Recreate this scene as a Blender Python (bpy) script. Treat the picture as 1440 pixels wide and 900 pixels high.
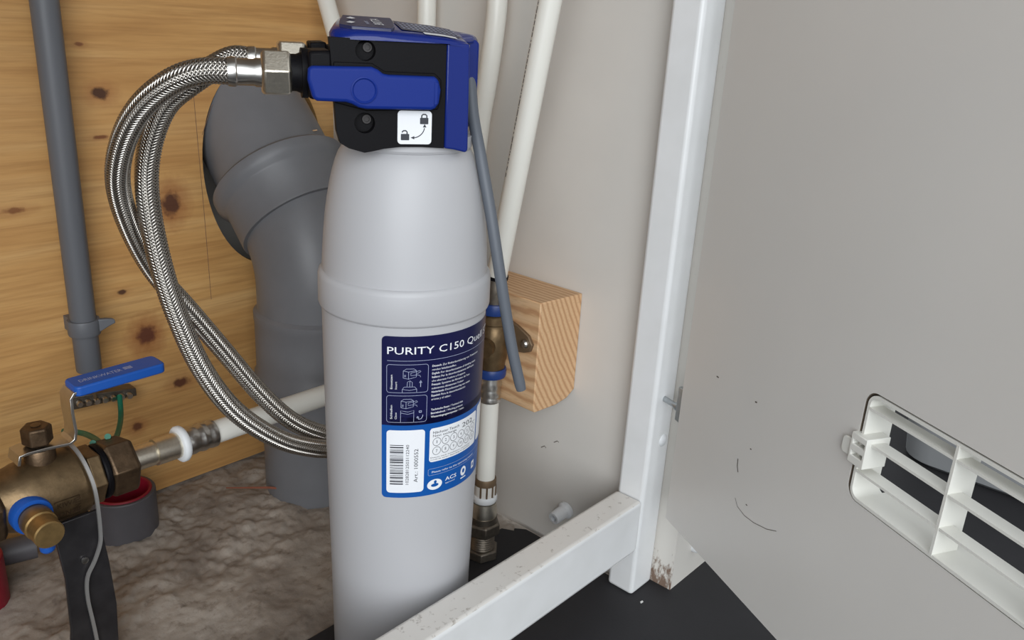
import bpy, bmesh, math, random
from math import sin, cos, pi, radians
from mathutils import Vector, Matrix, noise
from mathutils.geometry import tessellate_polygon

scene = bpy.context.scene
for o in list(bpy.data.objects):
    bpy.data.objects.remove(o)
COL = scene.collection

# ------------------------------------------------------------------ camera
F_PX = 1192.5
CAM = Vector((0, 0, .445))
RT = Vector((.670064, -.740225, .055390)).normalized()
FW = Vector((.710409, .617932, -.336791)).normalized()
RT = (RT - FW * RT.dot(FW)).normalized()
UP = RT.cross(FW)
cam_data = bpy.data.cameras.new('camera')
cam_data.sensor_width = 36
cam_data.lens = 36 * F_PX / 1440
cam_data.clip_start = .01
cam_data.clip_end = 50
cam = bpy.data.objects.new('camera', cam_data)
m = Matrix((RT, UP, -FW)).transposed().to_4x4()
m.translation = CAM
cam.matrix_world = m
COL.objects.link(cam)
scene.camera = cam

# ------------------------------------------------------------------ light
world = bpy.data.worlds.new('overcast_daylight')
scene.world = world
world.use_nodes = True
bg = world.node_tree.nodes['Background']
bg.inputs[0].default_value = (.93, .97, 1, 1)
bg.inputs[1].default_value = .75
# daylight through the open side that the cabinet faces, behind the photographer
day_d = bpy.data.lights.new('open_front_daylight_offscreen', 'AREA')
day_d.shape = 'RECTANGLE'; day_d.size = 2.6; day_d.size_y = 1.9
day_d.energy = 75
day_d.color = (.93, .97, 1)
day = bpy.data.objects.new('open_front_daylight_offscreen', day_d)
COL.objects.link(day)
day.location = (-1.4, -1.6, 1.05)
day.rotation_euler = Vector((.75, .85, -.3)).to_track_quat('-Z', 'Z').to_euler()
scene.view_settings.view_transform = 'Standard'
scene.view_settings.look = 'None'
scene.view_settings.gamma = 1
scene.view_settings.use_curve_mapping = False
scene.view_settings.exposure = 0

# ------------------------------------------------------------------ helpers
def lin(c):
    return tuple((x / 12.92 if x <= .04045 else ((x + .055) / 1.055) ** 2.4) for x in c)
def rgb(r, g, b):
    return lin((r / 255, g / 255, b / 255)) + (1,)

def ray(x, y):
    return ((x - 720) / F_PX * RT - (y - 450) / F_PX * UP + FW)
def at(x, y, axis, val):
    """world point on the plane axis=val seen at photo pixel x, y"""
    d = ray(x, y); i = 'xyz'.index(axis)
    return CAM + d * ((val - CAM[i]) / d[i])
def atd(x, y, depth):
    return CAM + ray(x, y) * depth

class N:
    """small node-tree writer"""
    def __init__(s, name):
        s.m = bpy.data.materials.new(name); s.m.use_nodes = True
        s.t = s.m.node_tree; s.b = s.t.nodes['Principled BSDF']
    def new(s, typ, **kw):
        n = s.t.nodes.new(typ)
        for k, v in kw.items():
            setattr(n, k, v)
        return n
    def link(s, a, b):
        s.t.links.new(a, b)
    def coords(s, scale=(1, 1, 1), loc=(0, 0, 0), rot=(0, 0, 0)):
        tc = s.new('ShaderNodeTexCoord'); mp = s.new('ShaderNodeMapping')
        mp.inputs['Scale'].default_value = scale; mp.inputs['Location'].default_value = loc
        mp.inputs['Rotation'].default_value = rot
        s.link(tc.outputs['Object'], mp.inputs['Vector']); return mp.outputs[0]
    def noise(s, vec, scale, detail=4, rough=.55, dist=0):
        n = s.new('ShaderNodeTexNoise'); s.link(vec, n.inputs['Vector'])
        n.inputs['Scale'].default_value = scale; n.inputs['Detail'].default_value = detail
        n.inputs['Roughness'].default_value = rough; n.inputs['Distortion'].default_value = dist
        return n.outputs['Fac']
    def ramp(s, fac, stops):
        n = s.new('ShaderNodeValToRGB'); s.link(fac, n.inputs[0])
        e = n.color_ramp.elements
        while len(e) < len(stops):
            e.new(.5)
        for el, (p, c) in zip(e, stops):
            el.position = p; el.color = c if len(c) == 4 else tuple(c) + (1,)
        return n.outputs[0]
    def mix(s, fac, a, b, mode='MIX'):
        n = s.new('ShaderNodeMix', data_type='RGBA', blend_type=mode)
        for sock, v in ((n.inputs[0], fac), (n.inputs[6], a), (n.inputs[7], b)):
            if hasattr(v, 'is_output'):
                s.link(v, sock)
            else:
                sock.default_value = v
        return n.outputs[2]
    def math(s, op, a, b=None, c=None):
        n = s.new('ShaderNodeMath', operation=op)
        for i, v in enumerate((a, b, c)):
            if v is None: continue
            if hasattr(v, 'is_output'): s.link(v, n.inputs[i])
            else: n.inputs[i].default_value = v
        return n.outputs[0]
    def color(s, v):
        if hasattr(v, 'is_output'): s.link(v, s.b.inputs['Base Color'])
        else: s.b.inputs['Base Color'].default_value = v
    def bump(s, h, strength=.3, dist=.001):
        n = s.new('ShaderNodeBump'); n.inputs['Strength'].default_value = strength
        n.inputs['Distance'].default_value = dist
        s.link(h, n.inputs['Height']); s.link(n.outputs[0], s.b.inputs['Normal'])
    def set(s, rough=.5, metal=0, **kw):
        s.b.inputs['Roughness'].default_value = rough; s.b.inputs['Metallic'].default_value = metal
        for k, v in kw.items():
            s.b.inputs[k.replace('_', ' ')].default_value = v
        return s.m

M = {}
def simple(name, col, rough=.5, metal=0, var=.0, scale=60, bump=0, bscale=300, **kw):
    n = N(name)
    if var:
        v = n.coords(); f = n.noise(v, scale, 5)
        lo = tuple(c * (1 - var) for c in col[:3]) + (1,); hi = tuple(min(1, c * (1 + var)) for c in col[:3]) + (1,)
        n.color(n.ramp(f, [(.3, lo), (.7, hi)]))
    else:
        n.color(col)
    if bump:
        n.bump(n.noise(n.coords(), bscale, 3), bump, .0006)
    M[name] = n.set(rough, metal, **kw)
    return M[name]

def empty(name, loc):
    o = bpy.data.objects.new(name, None); o.empty_display_size = .02
    COL.objects.link(o); o.location = loc; return o
def tag(o, label=None, cat=None, group=None, kind=None):
    if label: o['label'] = label
    if cat: o['category'] = cat
    if group: o['group'] = group
    if kind: o['kind'] = kind
    return o
def root_loc(o):
    p = Vector((0, 0, 0))
    while o:
        p += Vector(o.location); o = o.parent
    return p

class MB:
    """collects shapes in world coordinates, builds ONE mesh object"""
    def __init__(s): s.v = []; s.f = []
    def add(s, vs, fs):
        b = len(s.v); s.v += [Vector(v) for v in vs]; s.f += [[b + i for i in f] for f in fs]; return s
    def box(s, a, b):
        (x0, y0, z0), (x1, y1, z1) = a, b
        return s.add([(x, y, z) for z in (z0, z1) for y in (y0, y1) for x in (x0, x1)],
                     [(0, 2, 3, 1), (4, 5, 7, 6), (0, 1, 5, 4), (2, 6, 7, 3), (0, 4, 6, 2), (1, 3, 7, 5)])
    def prism(s, poly, fn, w0, w1, holes=()):
        loops = [list(poly)] + [list(h) for h in holes]
        flat = [p for l in loops for p in l]; n = len(flat)
        tris = tessellate_polygon([[Vector((p[0], p[1], 0)) for p in l] for l in loops])
        vs = [fn(u, v, w0) for u, v in flat] + [fn(u, v, w1) for u, v in flat]
        fs = []
        if holes:
            fs += [list(t) for t in tris] + [[i + n for i in reversed(t)] for t in tris]
        else:
            fs += [list(range(n)), list(range(2 * n - 1, n - 1, -1))]
        b = 0
        for l in loops:
            k = len(l)
            for i in range(k):
                j = (i + 1) % k
                fs.append([b + i, b + i + n, b + j + n, b + j])
            b += k
        return s.add(vs, fs)
    def lathe(s, prof, o, ax=(0, 0, 1), seg=48, ref=None):
        """prof: (r, h) along axis ax from o; r=0 closes"""
        ax = Vector(ax).normalized(); o = Vector(o)
        e1 = Vector(ref).normalized() if ref else ax.orthogonal().normalized()
        e2 = ax.cross(e1); b = len(s.v); rings = []
        for r, h in prof:
            if r <= 1e-7:
                s.v.append(o + ax * h); rings.append([len(s.v) - 1])
            else:
                st = len(s.v)
                s.v += [o + ax * h + (e1 * cos(2 * pi * i / seg) + e2 * sin(2 * pi * i / seg)) * r for i in range(seg)]
                rings.append(list(range(st, st + seg)))
        for A, B in zip(rings, rings[1:]):
            for i in range(seg):
                j = (i + 1) % seg
                if len(A) == 1 and len(B) == 1: continue
                if len(A) == 1: s.f.append([A[0], B[j], B[i]])
                elif len(B) == 1: s.f.append([A[i], A[j], B[0]])
                else: s.f.append([A[i], A[j], B[j], B[i]])
        return s
    def hexnut(s, o, ax, r, h, ref=None, hole=0, ch=.12):
        """hexagonal nut, r = corner radius, with chamfered corners"""
        c = h * ch
        return s.lathe([(0, 0), (r * .88, 0), (r, c), (r, h - c), (r * .88, h), (0, h)], o, ax, 6, ref)
    def tube(s, path, r, seg=16, cap=True, radii=None):
        pts, T, U, V = frames(path); b = len(s.v)
        for i, p in enumerate(pts):
            rr = radii[i] if radii else r
            s.v += [p + (U[i] * cos(2 * pi * k / seg) + V[i] * sin(2 * pi * k / seg)) * rr for k in range(seg)]
        for i in range(len(pts) - 1):
            for k in range(seg):
                l = (k + 1) % seg
                s.f.append([b + i * seg + k, b + i * seg + l, b + (i + 1) * seg + l, b + (i + 1) * seg + k])
        if cap:
            s.f.append([b + k for k in reversed(range(seg))])
            s.f.append([b + (len(pts) - 1) * seg + k for k in range(seg)])
        return s
    def build(s, name, mat, parent=None, bevel=0, seg=2, smooth=30, loc=None, fix=True):
        org = root_loc(parent) if parent else Vector(loc or (0, 0, 0))
        me = bpy.data.meshes.new(name)
        me.from_pydata([v - org for v in s.v], [], s.f)
        if fix:
            bm = bmesh.new(); bm.from_mesh(me)
            bmesh.ops.recalc_face_normals(bm, faces=bm.faces); bm.to_mesh(me); bm.free()
        me.materials.append(M[mat] if isinstance(mat, str) else mat)
        for p in me.polygons: p.use_smooth = True
        me.set_sharp_from_angle(angle=radians(smooth))
        o = bpy.data.objects.new(name, me); COL.objects.link(o)
        if parent: o.parent = parent
        elif loc: o.location = loc
        if bevel:
            md = o.modifiers.new('bevel', 'BEVEL'); md.width = bevel; md.segments = seg
            md.limit_method = 'ANGLE'; md.angle_limit = radians(35); md.harden_normals = False
        return o

def frames(path):
    pts = [Vector(p) for p in path]; n = len(pts)
    T = []
    for i in range(n):
        T.append((pts[min(i + 1, n - 1)] - pts[max(i - 1, 0)]).normalized())
    u = T[0].orthogonal().normalized(); U = []; V = []
    for i in range(n):
        u = (u - T[i] * u.dot(T[i])).normalized(); U.append(u.copy()); V.append(T[i].cross(u))
    return pts, T, U, V
def spline(ctrl, step=.003):
    """smooth curve through the points, sampled evenly"""
    P = [Vector(p) for p in ctrl]; P = [P[0] * 2 - P[1]] + P + [P[-1] * 2 - P[-2]]
    out = []
    for i in range(1, len(P) - 2):
        a, b, c, d = P[i - 1], P[i], P[i + 1], P[i + 2]
        for k in range(24):
            t = k / 24
            out.append(.5 * (2 * b + (c - a) * t + (2 * a - 5 * b + 4 * c - d) * t * t + (3 * b - a - 3 * c + d) * t ** 3))
    out.append(P[-2])
    for _ in range(30):
        out = [out[0]] + [(out[i - 1] + out[i] * 2 + out[i + 1]) / 4 for i in range(1, len(out) - 1)] + [out[-1]]
    L = [0]
    for a, b in zip(out, out[1:]): L.append(L[-1] + (b - a).length)
    n = max(2, int(L[-1] / step)); res = []; j = 0
    for i in range(n + 1):
        s = L[-1] * i / n
        while j < len(L) - 2 and L[j + 1] < s: j += 1
        t = (s - L[j]) / max(1e-9, L[j + 1] - L[j]); res.append(out[j].lerp(out[j + 1], t))
    return res
def rrect(x0, y0, x1, y1, r, n=6):
    out = []
    for cx, cy, a in ((x1 - r, y0 + r, -90), (x1 - r, y1 - r, 0), (x0 + r, y1 - r, 90), (x0 + r, y0 + r, 180)):
        for i in range(n + 1):
            t = radians(a + 90 * i / n); out.append((cx + r * cos(t), cy + r * sin(t)))
    return out
def circ(cx, cy, r, n=24):
    return [(cx + r * cos(2 * pi * i / n), cy + r * sin(2 * pi * i / n)) for i in range(n)]

_glyph = {}
def glyphs(txt, bold=0.0):
    """flat letter shapes as (verts2d, faces, width), cap height 1"""
    key = (txt, bold)
    if key in _glyph: return _glyph[key]
    cu = bpy.data.curves.new('letters', 'FONT'); cu.body = txt; cu.size = 1; cu.resolution_u = 2; cu.offset = bold
    ob = bpy.data.objects.new('letters', cu); COL.objects.link(ob)
    dg = bpy.context.evaluated_depsgraph_get(); dg.update()
    me = ob.evaluated_get(dg).to_mesh()
    k = 1 / .69
    vs = [(v.co.x * k, v.co.y * k) for v in me.vertices]; fs = [list(p.vertices) for p in me.polygons]
    ob.evaluated_get(dg).to_mesh_clear(); bpy.data.objects.remove(ob); bpy.data.curves.remove(cu)
    x0 = min((v[0] for v in vs), default=0); x1 = max((v[0] for v in vs), default=1)
    _glyph[key] = ([(x - x0, y) for x, y in vs], fs, x1 - x0)
    return _glyph[key]
def write(mb, txt, fn, h, width=None, bold=0.0, cut=None):
    """adds letters of cap height h through fn(u, v) -> point"""
    vs, fs, w = glyphs(txt, bold)
    sx = (width / w) if width else h
    b = len(mb.v)
    mb.v += [fn(x * sx, y * h) for x, y in vs]
    for f in fs: mb.f.append([b + i for i in f])
def stroke(mb, pts, w, fn, closed=False):
    """flat ribbon of width w along 2d points"""
    pts = [Vector((p[0], p[1])) for p in pts]; n = len(pts)
    b = len(mb.v)
    for i in range(n):
        p0 = pts[(i - 1) % n] if (closed or i) else pts[i]
        p1 = pts[(i + 1) % n] if (closed or i < n - 1) else pts[i]
        d = (p1 - p0); d = d.normalized() if d.length else Vector((1, 0)); nn = Vector((-d.y, d.x)) * w / 2
        mb.v += [fn(*(pts[i] + nn)), fn(*(pts[i] - nn))]
    for i in range(n if closed else n - 1):
        j = (i + 1) % n
        mb.f.append([b + 2 * i, b + 2 * j, b + 2 * j + 1, b + 2 * i + 1])

# ------------------------------------------------------------------ materials
simple('white_paint', rgb(222, 221, 218), .38, var=.02, scale=25, bump=.06, bscale=500)
simple('panel_paint', rgb(205, 201, 195), .5, var=.03, scale=12, bump=.05, bscale=300)
simple('door_paint', rgb(216, 213, 208), .34, var=.02, scale=8, bump=.05, bscale=160)
simple('dusty_paint', rgb(214, 210, 203), .5)
simple('grille_plastic', rgb(226, 225, 218), .42)
simple('cartridge', rgb(178, 178, 181), .42, bump=.03, bscale=900)
simple('black_plastic', rgb(14, 13, 16), .5, bump=.12, bscale=1500, Specular_IOR_Level=.12)
simple('blue_plastic', rgb(16, 42, 124), .48, bump=.08, bscale=1500, Specular_IOR_Level=.2)
simple('blue_gloss', rgb(20, 38, 112), .14, Specular_IOR_Level=.3)
simple('navy_print', rgb(14, 16, 62), .35, Specular_IOR_Level=.3)
simple('blue_print', rgb(18, 82, 158), .35, Specular_IOR_Level=.3)
simple('white_print', rgb(232, 234, 238), .35)
simple('soft_print', rgb(170, 178, 205), .35)
simple('dark_print', rgb(48, 50, 58), .4)
simple('plate_print', rgb(40, 44, 78), .35)
simple('steel', rgb(196, 194, 190), .28, 1, var=.06, scale=200)
simple('steel_wire', rgb(188, 183, 176), .3, 1)
simple('hose_core', rgb(70, 68, 66), .5, .8)
simple('nickel', rgb(226, 219, 204), .32, 1, var=.08, scale=500, bump=.15, bscale=900)
simple('dull_nickel', rgb(120, 112, 102), .45, .9, var=.15, scale=300)
simple('brass', rgb(120, 100, 74), .44, .85, var=.25, scale=120, bump=.2, bscale=500)
simple('dark_brass', rgb(98, 80, 62), .44, .85, var=.3, scale=150, bump=.25, bscale=500)
simple('grey_pvc', rgb(112, 113, 117), .42, var=.06, scale=30, bump=.05, bscale=250)
simple('dark_pvc', rgb(84, 82, 86), .5, var=.1, scale=40)
simple('conduit_grey', rgb(98, 100, 105), .45)
simple('tube_grey', rgb(90, 95, 103), .5)
simple('white_pipe', rgb(224, 222, 214), .3)
simple('white_rubber', rgb(220, 222, 224), .5)
simple('blue_rubber', rgb(24, 82, 168), .42)
simple('navy_rubber', rgb(28, 58, 122), .4)
simple('black_rubber', rgb(34, 33, 36), .7, var=.12, scale=20, bump=.2, bscale=400)
simple('bracket_steel', rgb(62, 60, 62), .4, .6, var=.25, scale=60)
simple('green_wire', rgb(12, 110, 84), .45)
simple('copper_brown', rgb(120, 100, 78), .5, .5)
simple('red_plastic', rgb(138, 16, 40), .45)
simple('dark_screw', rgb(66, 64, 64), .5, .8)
simple('strap_metal', rgb(176, 174, 172), .35, .6)
simple('cap_brass', rgb(172, 142, 94), .4, .85, var=.15, scale=200)
simple('zinc', rgb(178, 182, 184), .35, 1, var=.1, scale=200)
simple('grey_box', rgb(148, 150, 152), .55)
simple('rust_brown', rgb(124, 94, 74), .8, var=.3, scale=200)
simple('splinter', rgb(132, 78, 58), .8)
simple('dirt', rgb(92, 82, 74), .9)
simple('raw_edge', rgb(104, 92, 78), .8)

def plywood():
    n = N('plywood')
    v1 = n.coords((2.2, 1, 26)); base = n.noise(v1, 1.6, 5, .6, .6)
    v2 = n.coords((14, 1, 330)); fine = n.noise(v2, 1.0, 3, .6)
    v3 = n.coords((1.2, 1, 5)); broad = n.noise(v3, 1.5, 3)
    col = n.ramp(base, [(.25, rgb(186, 137, 79)), (.5, rgb(207, 160, 99)), (.78, rgb(220, 179, 121))])
    col = n.mix(n.ramp(fine, [(.42, (0, 0, 0)), (.72, (.45, .45, .45))]), col, rgb(146, 100, 54))
    col = n.mix(n.ramp(broad, [(.35, (.4, .4, .4)), (.65, (0, 0, 0))]), col, rgb(188, 138, 84))
    tc = n.new('ShaderNodeTexCoord'); sep = n.new('ShaderNodeSeparateXYZ'); n.link(tc.outputs['Object'], sep.inputs[0])
    wob = n.noise(n.coords(), 140, 4)
    def knot(col, x, z, rx, rz, dark, ring):
        a = n.math('DIVIDE', n.math('SUBTRACT', sep.outputs[0], x), rx)
        b = n.math('DIVIDE', n.math('SUBTRACT', sep.outputs[2], z), rz)
        d = n.math('SQRT', n.math('ADD', n.math('MULTIPLY', a, a), n.math('MULTIPLY', b, b)))
        d = n.math('ADD', d, n.math('MULTIPLY', n.math('SUBTRACT', wob, .5), 1.2))
        halo = n.ramp(n.math('MULTIPLY', d, .35), [(.3, (ring,) * 3), (.8, (0, 0, 0))])
        col = n.mix(halo, col, rgb(150, 92, 50))
        core = n.ramp(d, [(.55, (.92, .92, .92)), (1, (0, 0, 0))])
        return n.mix(core, col, dark)
    for px_, py_, rx, rz, d, ring in ((141, 131, .0085, .0055, rgb(62, 34, 24), .5), (240, 286, .010, .0125, rgb(78, 44, 32), .7),
                                  (206, 472, .010, .011, rgb(92, 48, 34), .8), (140, 193, .008, .002, rgb(120, 70, 40), .3),
                                  (171, 411, .005, .0025, rgb(70, 40, 28), .3), (254, 537, .010, .005, rgb(88, 48, 34), .4),
                                  (193, 600, .006, .005, rgb(100, 58, 36), .5), (20, 296, .010, .003, rgb(130, 82, 46), .3),
                                  (110, 62, .004, .0018, rgb(130, 80, 46), .3)):
        p = at(px_, py_, 'y', .715); col = knot(col, p.x, p.z, rx, rz, d, ring)
    n.color(col); n.bump(fine, .25, .0008); M['plywood'] = n.set(.55)
plywood()
def block_wood():
    n = N('block_wood')
    v = n.coords((1, 1, 1), (-.43, -.4, -.27))
    w = n.new('ShaderNodeTexWave', wave_type='RINGS', rings_direction='Y'); n.link(v, w.inputs['Vector'])
    w.inputs['Scale'].default_value = 62; w.inputs['Distortion'].default_value = 2.5
    w.inputs['Detail'].default_value = 2; w.inputs['Detail Scale'].default_value = .6
    col = n.ramp(w.outputs['Fac'], [(0, rgb(214, 178, 138)), (.6, rgb(208, 168, 126)), (.95, rgb(186, 142, 102))])
    f = n.noise(n.coords((60, 8, 60)), 12, 3)
    col = n.mix(n.ramp(f, [(.5, (0, 0, 0)), (.75, (.35, .35, .35))]), col, rgb(150, 104, 70))
    n.color(col); M['block_wood'] = n.set(.6)
block_wood()
def concrete():
    n = N('concrete')
    v = n.coords(); a = n.noise(v, 14, 6, .62, .3); b = n.noise(v, 90, 5, .7)
    col = n.ramp(a, [(.28, rgb(112, 100, 90)), (.5, rgb(156, 145, 134)), (.72, rgb(190, 181, 171))])
    col = n.mix(n.ramp(b, [(.3, (.7, .7, .7)), (.46, (0, 0, 0))]), col, rgb(112, 98, 86))
    c = n.noise(v, 38, 3, .5)
    col = n.mix(n.ramp(c, [(.68, (0, 0, 0)), (.74, (.7, .7, .7))]), col, rgb(88, 74, 64))
    n.color(col); n.bump(b, .5, .002); M['concrete'] = n.set(.9)
concrete()
def rail_top():
    n = N('frame_paint')
    v = n.coords(); a = n.noise(v, 160, 4, .6); b = n.noise(v, 30, 3)
    col = n.ramp(b, [(.3, rgb(221, 222, 222)), (.7, rgb(228, 229, 230))])
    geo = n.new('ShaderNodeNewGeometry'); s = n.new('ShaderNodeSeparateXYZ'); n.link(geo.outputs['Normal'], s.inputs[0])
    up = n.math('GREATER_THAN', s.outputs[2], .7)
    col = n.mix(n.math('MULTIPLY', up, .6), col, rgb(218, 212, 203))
    dirt = n.math('MULTIPLY', n.ramp(a, [(.6, (0, 0, 0)), (.70, (.6, .6, .6))]), up)
    col = n.mix(dirt, col, rgb(128, 116, 104))
    n.color(col); M['frame_paint'] = n.set(.28)
rail_top()
def rusty():
    n = N('rusty_paint'); tc = n.new('ShaderNodeTexCoord'); sep = n.new('ShaderNodeSeparateXYZ'); n.link(tc.outputs['Object'], sep.inputs[0])
    a = n.noise(n.coords((160, 160, 60)), 2.2, 5, .65)
    low = n.ramp(n.math('MULTIPLY', sep.outputs[2], 20), [(.1, (.36, .36, .36)), (.8, (0, 0, 0))])
    f = n.ramp(n.math('ADD', a, low), [(.68, (0, 0, 0)), (.84, (.9, .9, .9))])
    n.color(n.mix(f, rgb(214, 210, 203), rgb(112, 84, 64))); M['rusty_paint'] = n.set(.5)
rusty()

# ------------------------------------------------------------------ the setting
WY = .715      # plywood face
PX = .530      # side panel face
def floor_mesh():
    mb = MB(); nx, ny = 380, 190; x0, x1, y0, y1 = -.28, .56, .30, .74
    for j in range(ny + 1):
        for i in range(nx + 1):
            x = x0 + (x1 - x0) * i / nx; y = y0 + (y1 - y0) * j / ny
            z = -.006 + .0038 * noise.noise((x * 22, y * 22, 1)) + (.0036 * noise.noise((x * 60, y * 60, 5)) + .0024 * noise.noise((x * 150, y * 150, 9))) * (.35 + .65 * max(0, min(1, .5 + 1.6 * noise.noise((x * 9, y * 9, 2))))) + .0007 * noise.noise((x * 330, y * 330, 3))
            mb.v.append(Vector((x, y, min(z, -.0012 if y < .43 else .004))))
    for j in range(ny):
        for i in range(nx):
            a = j * (nx + 1) + i; mb.f.append([a, a + 1, a + nx + 2, a + nx + 1])
    b = len(mb.v); mb.box((x0, y0, -.05), (x1, y1, -.02))
    return mb.build('floor', 'concrete', smooth=60)
tag(floor_mesh(), kind='structure')
mat_poly = [(-1.6, -1.6), (2.2, -1.6), (2.2, 1.2), (.556, 1.2), (.556, .328), (.5245, .328), (.5245, .4235), (.5175, .4325), (.5145, .430), (.509, .4405),
            (.47, .4395), (.38, .4415), (.30, .4405), (.1, .4415), (-.46, .44), (-1.6, .44)]
tag(MB().prism(mat_poly, lambda u, v, w: Vector((u, v, w)), -.005, 0).build('floor_rubber', 'black_rubber', bevel=.0008), kind='structure')

# plywood back wall with the hole for the drain pipe
hole = []
for i in range(64):
    a = 2 * pi * i / 64
    hole.append((.4505 + .0645 * cos(a) * (1 + .02 * sin(3 * a)), .298 + .098 * sin(a) * (1 + .02 * cos(2 * a + 1))))
ply = MB().prism([(-.26, -.004), (PX, -.004), (PX, .70), (-.26, .70)], lambda u, v, w: Vector((u, w, v)), WY, WY + .018, [hole]).build('wall_back', 'plywood')
tag(ply, kind='structure')
cav = MB().box((-.27, WY + .085, -.05), (PX + .02, WY + .095, .70))          # closed cavity behind the plywood
cav.box((-.27, WY + .018, -.05), (-.26, WY + .085, .70)); cav.box((PX + .01, WY + .018, -.05), (PX + .02, WY + .085, .70))
cav.box((-.26, WY + .018, .69), (PX + .01, WY + .085, .70)); cav.box((-.26, WY + .018, -.05), (PX + .01, WY + .085, -.04)); cav.box((PX, WY, -.004), (PX + .02, WY + .018, .70))
tag(cav.build('wall_outer', 'panel_paint'), kind='structure')
crack = MB()
cf = lambda u, v: Vector((u, WY - .0002, v))
def crackline(pts, w):
    q = [at(*p, 'y', WY) for p in pts]; stroke(crack, [(a.x, a.z) for a in q], w, cf)
crackline([(271, 122), (278, 200), (287, 300), (297, 421)], .0005)
crackline([(318, 125), (297, 150), (284, 190)], .0005)
crack.build('pencil_line', 'rust_brown', ply)

tag(MB().box((PX, .3248, -.004), (PX + .0015, WY + .0, .70)).build('wall_right', 'panel_paint'), kind='structure')
wr = bpy.data.objects['wall_right']
sc_ = MB()
for pts in ([(761, 629), (766, 627), (768, 630)], [(779, 622), (784, 620), (786, 622)]):
    q = [at(*p_, 'x', PX) for p_ in pts]; stroke(sc_, [(a_.y, a_.z) for a_ in q], .0007, lambda u, v: Vector((PX - .0002, u, v)))
sc_.build('scuff_mark', 'dirt', wr)
tag(MB().box((-.275, .3, -.004), (-.26, WY + .02, .70)).build('wall_left', 'panel_paint'), kind='structure')  # unseen cabinet side, set close in to darken the interior
tag(MB().box((-.275, .3, .70), (PX + .016, WY + .02, .715)).build('ceiling', 'panel_paint'), kind='structure')  # unseen cabinet top, set low to keep light off the interior

# tubular cabinet frame: post and rail welded together
fr = empty('cabinet_frame', (.53, .312, 0))
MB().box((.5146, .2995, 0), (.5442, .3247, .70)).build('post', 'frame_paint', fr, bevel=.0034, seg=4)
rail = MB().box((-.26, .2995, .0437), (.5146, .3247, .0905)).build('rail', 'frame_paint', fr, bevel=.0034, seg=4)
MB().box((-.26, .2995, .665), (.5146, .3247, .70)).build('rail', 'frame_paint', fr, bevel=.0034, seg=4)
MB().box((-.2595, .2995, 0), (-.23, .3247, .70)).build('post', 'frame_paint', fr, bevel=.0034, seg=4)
p = at(932, 619, 'y', .2995)
MB().lathe([(0, .0022), (.0025, .002), (.0045, .001), (.0052, 0), (0, 0)], p, (0, -1, 0), 24).build('plug', 'white_rubber', fr)
tag(fr, 'white painted square tube frame with vertical post and low rail before the filter', 'frame')

# the cabinet's outer side panel beside the post
sp = MB().box((.5458, .2815, 0), (.70, .3245, .715)).build('wall_side', 'dusty_paint')
MB().box((.5449, .2812, 0), (.5458, .3245, .715)).build('edge_strip', 'rusty_paint', sp, bevel=.0003)
tag(sp, kind='structure')
p = at(976, 768, 'y', .2815)
MB().lathe([(0, .006), (.003, .0058), (.0045, .004), (.005, 0), (0, 0)], p, (0, -1, 0), 20).build('plug', 'white_rubber', sp)

# ------------------------------------------------------------------ door, opened outward, and its vent grille
HG = Vector((.5128, .277, 0)); DS = Vector((-.4746, -.8802, 0)).normalized(); DN = Vector((-.8802, .4746, 0)).normalized()
def dw(s, z, d=0):                      # along the door, height, depth behind its inner face
    return HG + DS * s - DN * d + Vector((0, 0, z))
VZ0, VZ1, VS0, VS1 = .2091, .2726, .1708, .345
cut = rrect(VS0, VZ0, VS1, VZ1, .008, 8)
door = MB().prism([(0, .0868), (.56, .0868), (.56, .70), (0, .70)], lambda u, v, w: dw(u, v, w), 0, .0105, [cut]).build('door_1', 'door_paint')
tag(door, kind='structure')
MB().prism(rrect(VS0 + .0001, VZ0 + .0001, VS1 - .0001, VZ1 - .0001, .0079, 8), lambda u, v, w: dw(u, v, w), .0006, .0104, [rrect(VS0 + .0006, VZ0 + .0004, VS1 - .0006, VZ1 - .0004, .0075, 8)]).build('cut_edge', 'raw_edge', door)
sc = MB()
for pts, w in (([(1038, 645), (1037, 655), (1038, 664)], .0008), ([(1034, 700), (1037, 712), (1047, 725), (1060, 735), (1078, 744), (1092, 747)], .0004),
               ([(1008, 529), (1011, 531)], .001), ([(1062, 565), (1065, 566)], .001), ([(1055, 631), (1057, 632)], .0009), ([(1049, 709), (1051, 711)], .0008)):
    q = []
    for x, y in pts:
        d = ray(x, y); P = CAM + d * ((HG - CAM).dot(DN) / d.dot(DN)); q.append(((P - HG).dot(DS), P.z))
    stroke(sc, q, w, lambda u, v: dw(u, v, -.00015))
sc.build('scratch', 'dirt', door)
hg = MB()
hg.prism([(-.0065, .168), (.004, .168), (.004, .195), (-.0065, .195)], lambda u, v, w: dw(u, v, w), .0005, .004)
hinge = hg.build('hinge', 'zinc', door, bevel=.0004)
hp = at(946, 568, 'y', .290)
MB().lathe([(0, -.013), (.0022, -.013), (.0022, .004), (.0032, .004), (.0032, .0065), (.0015, .0075), (0, .0075)], hp, (-.3, -.9, 0), 16).build('hinge_screw', 'zinc', hinge)

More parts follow.
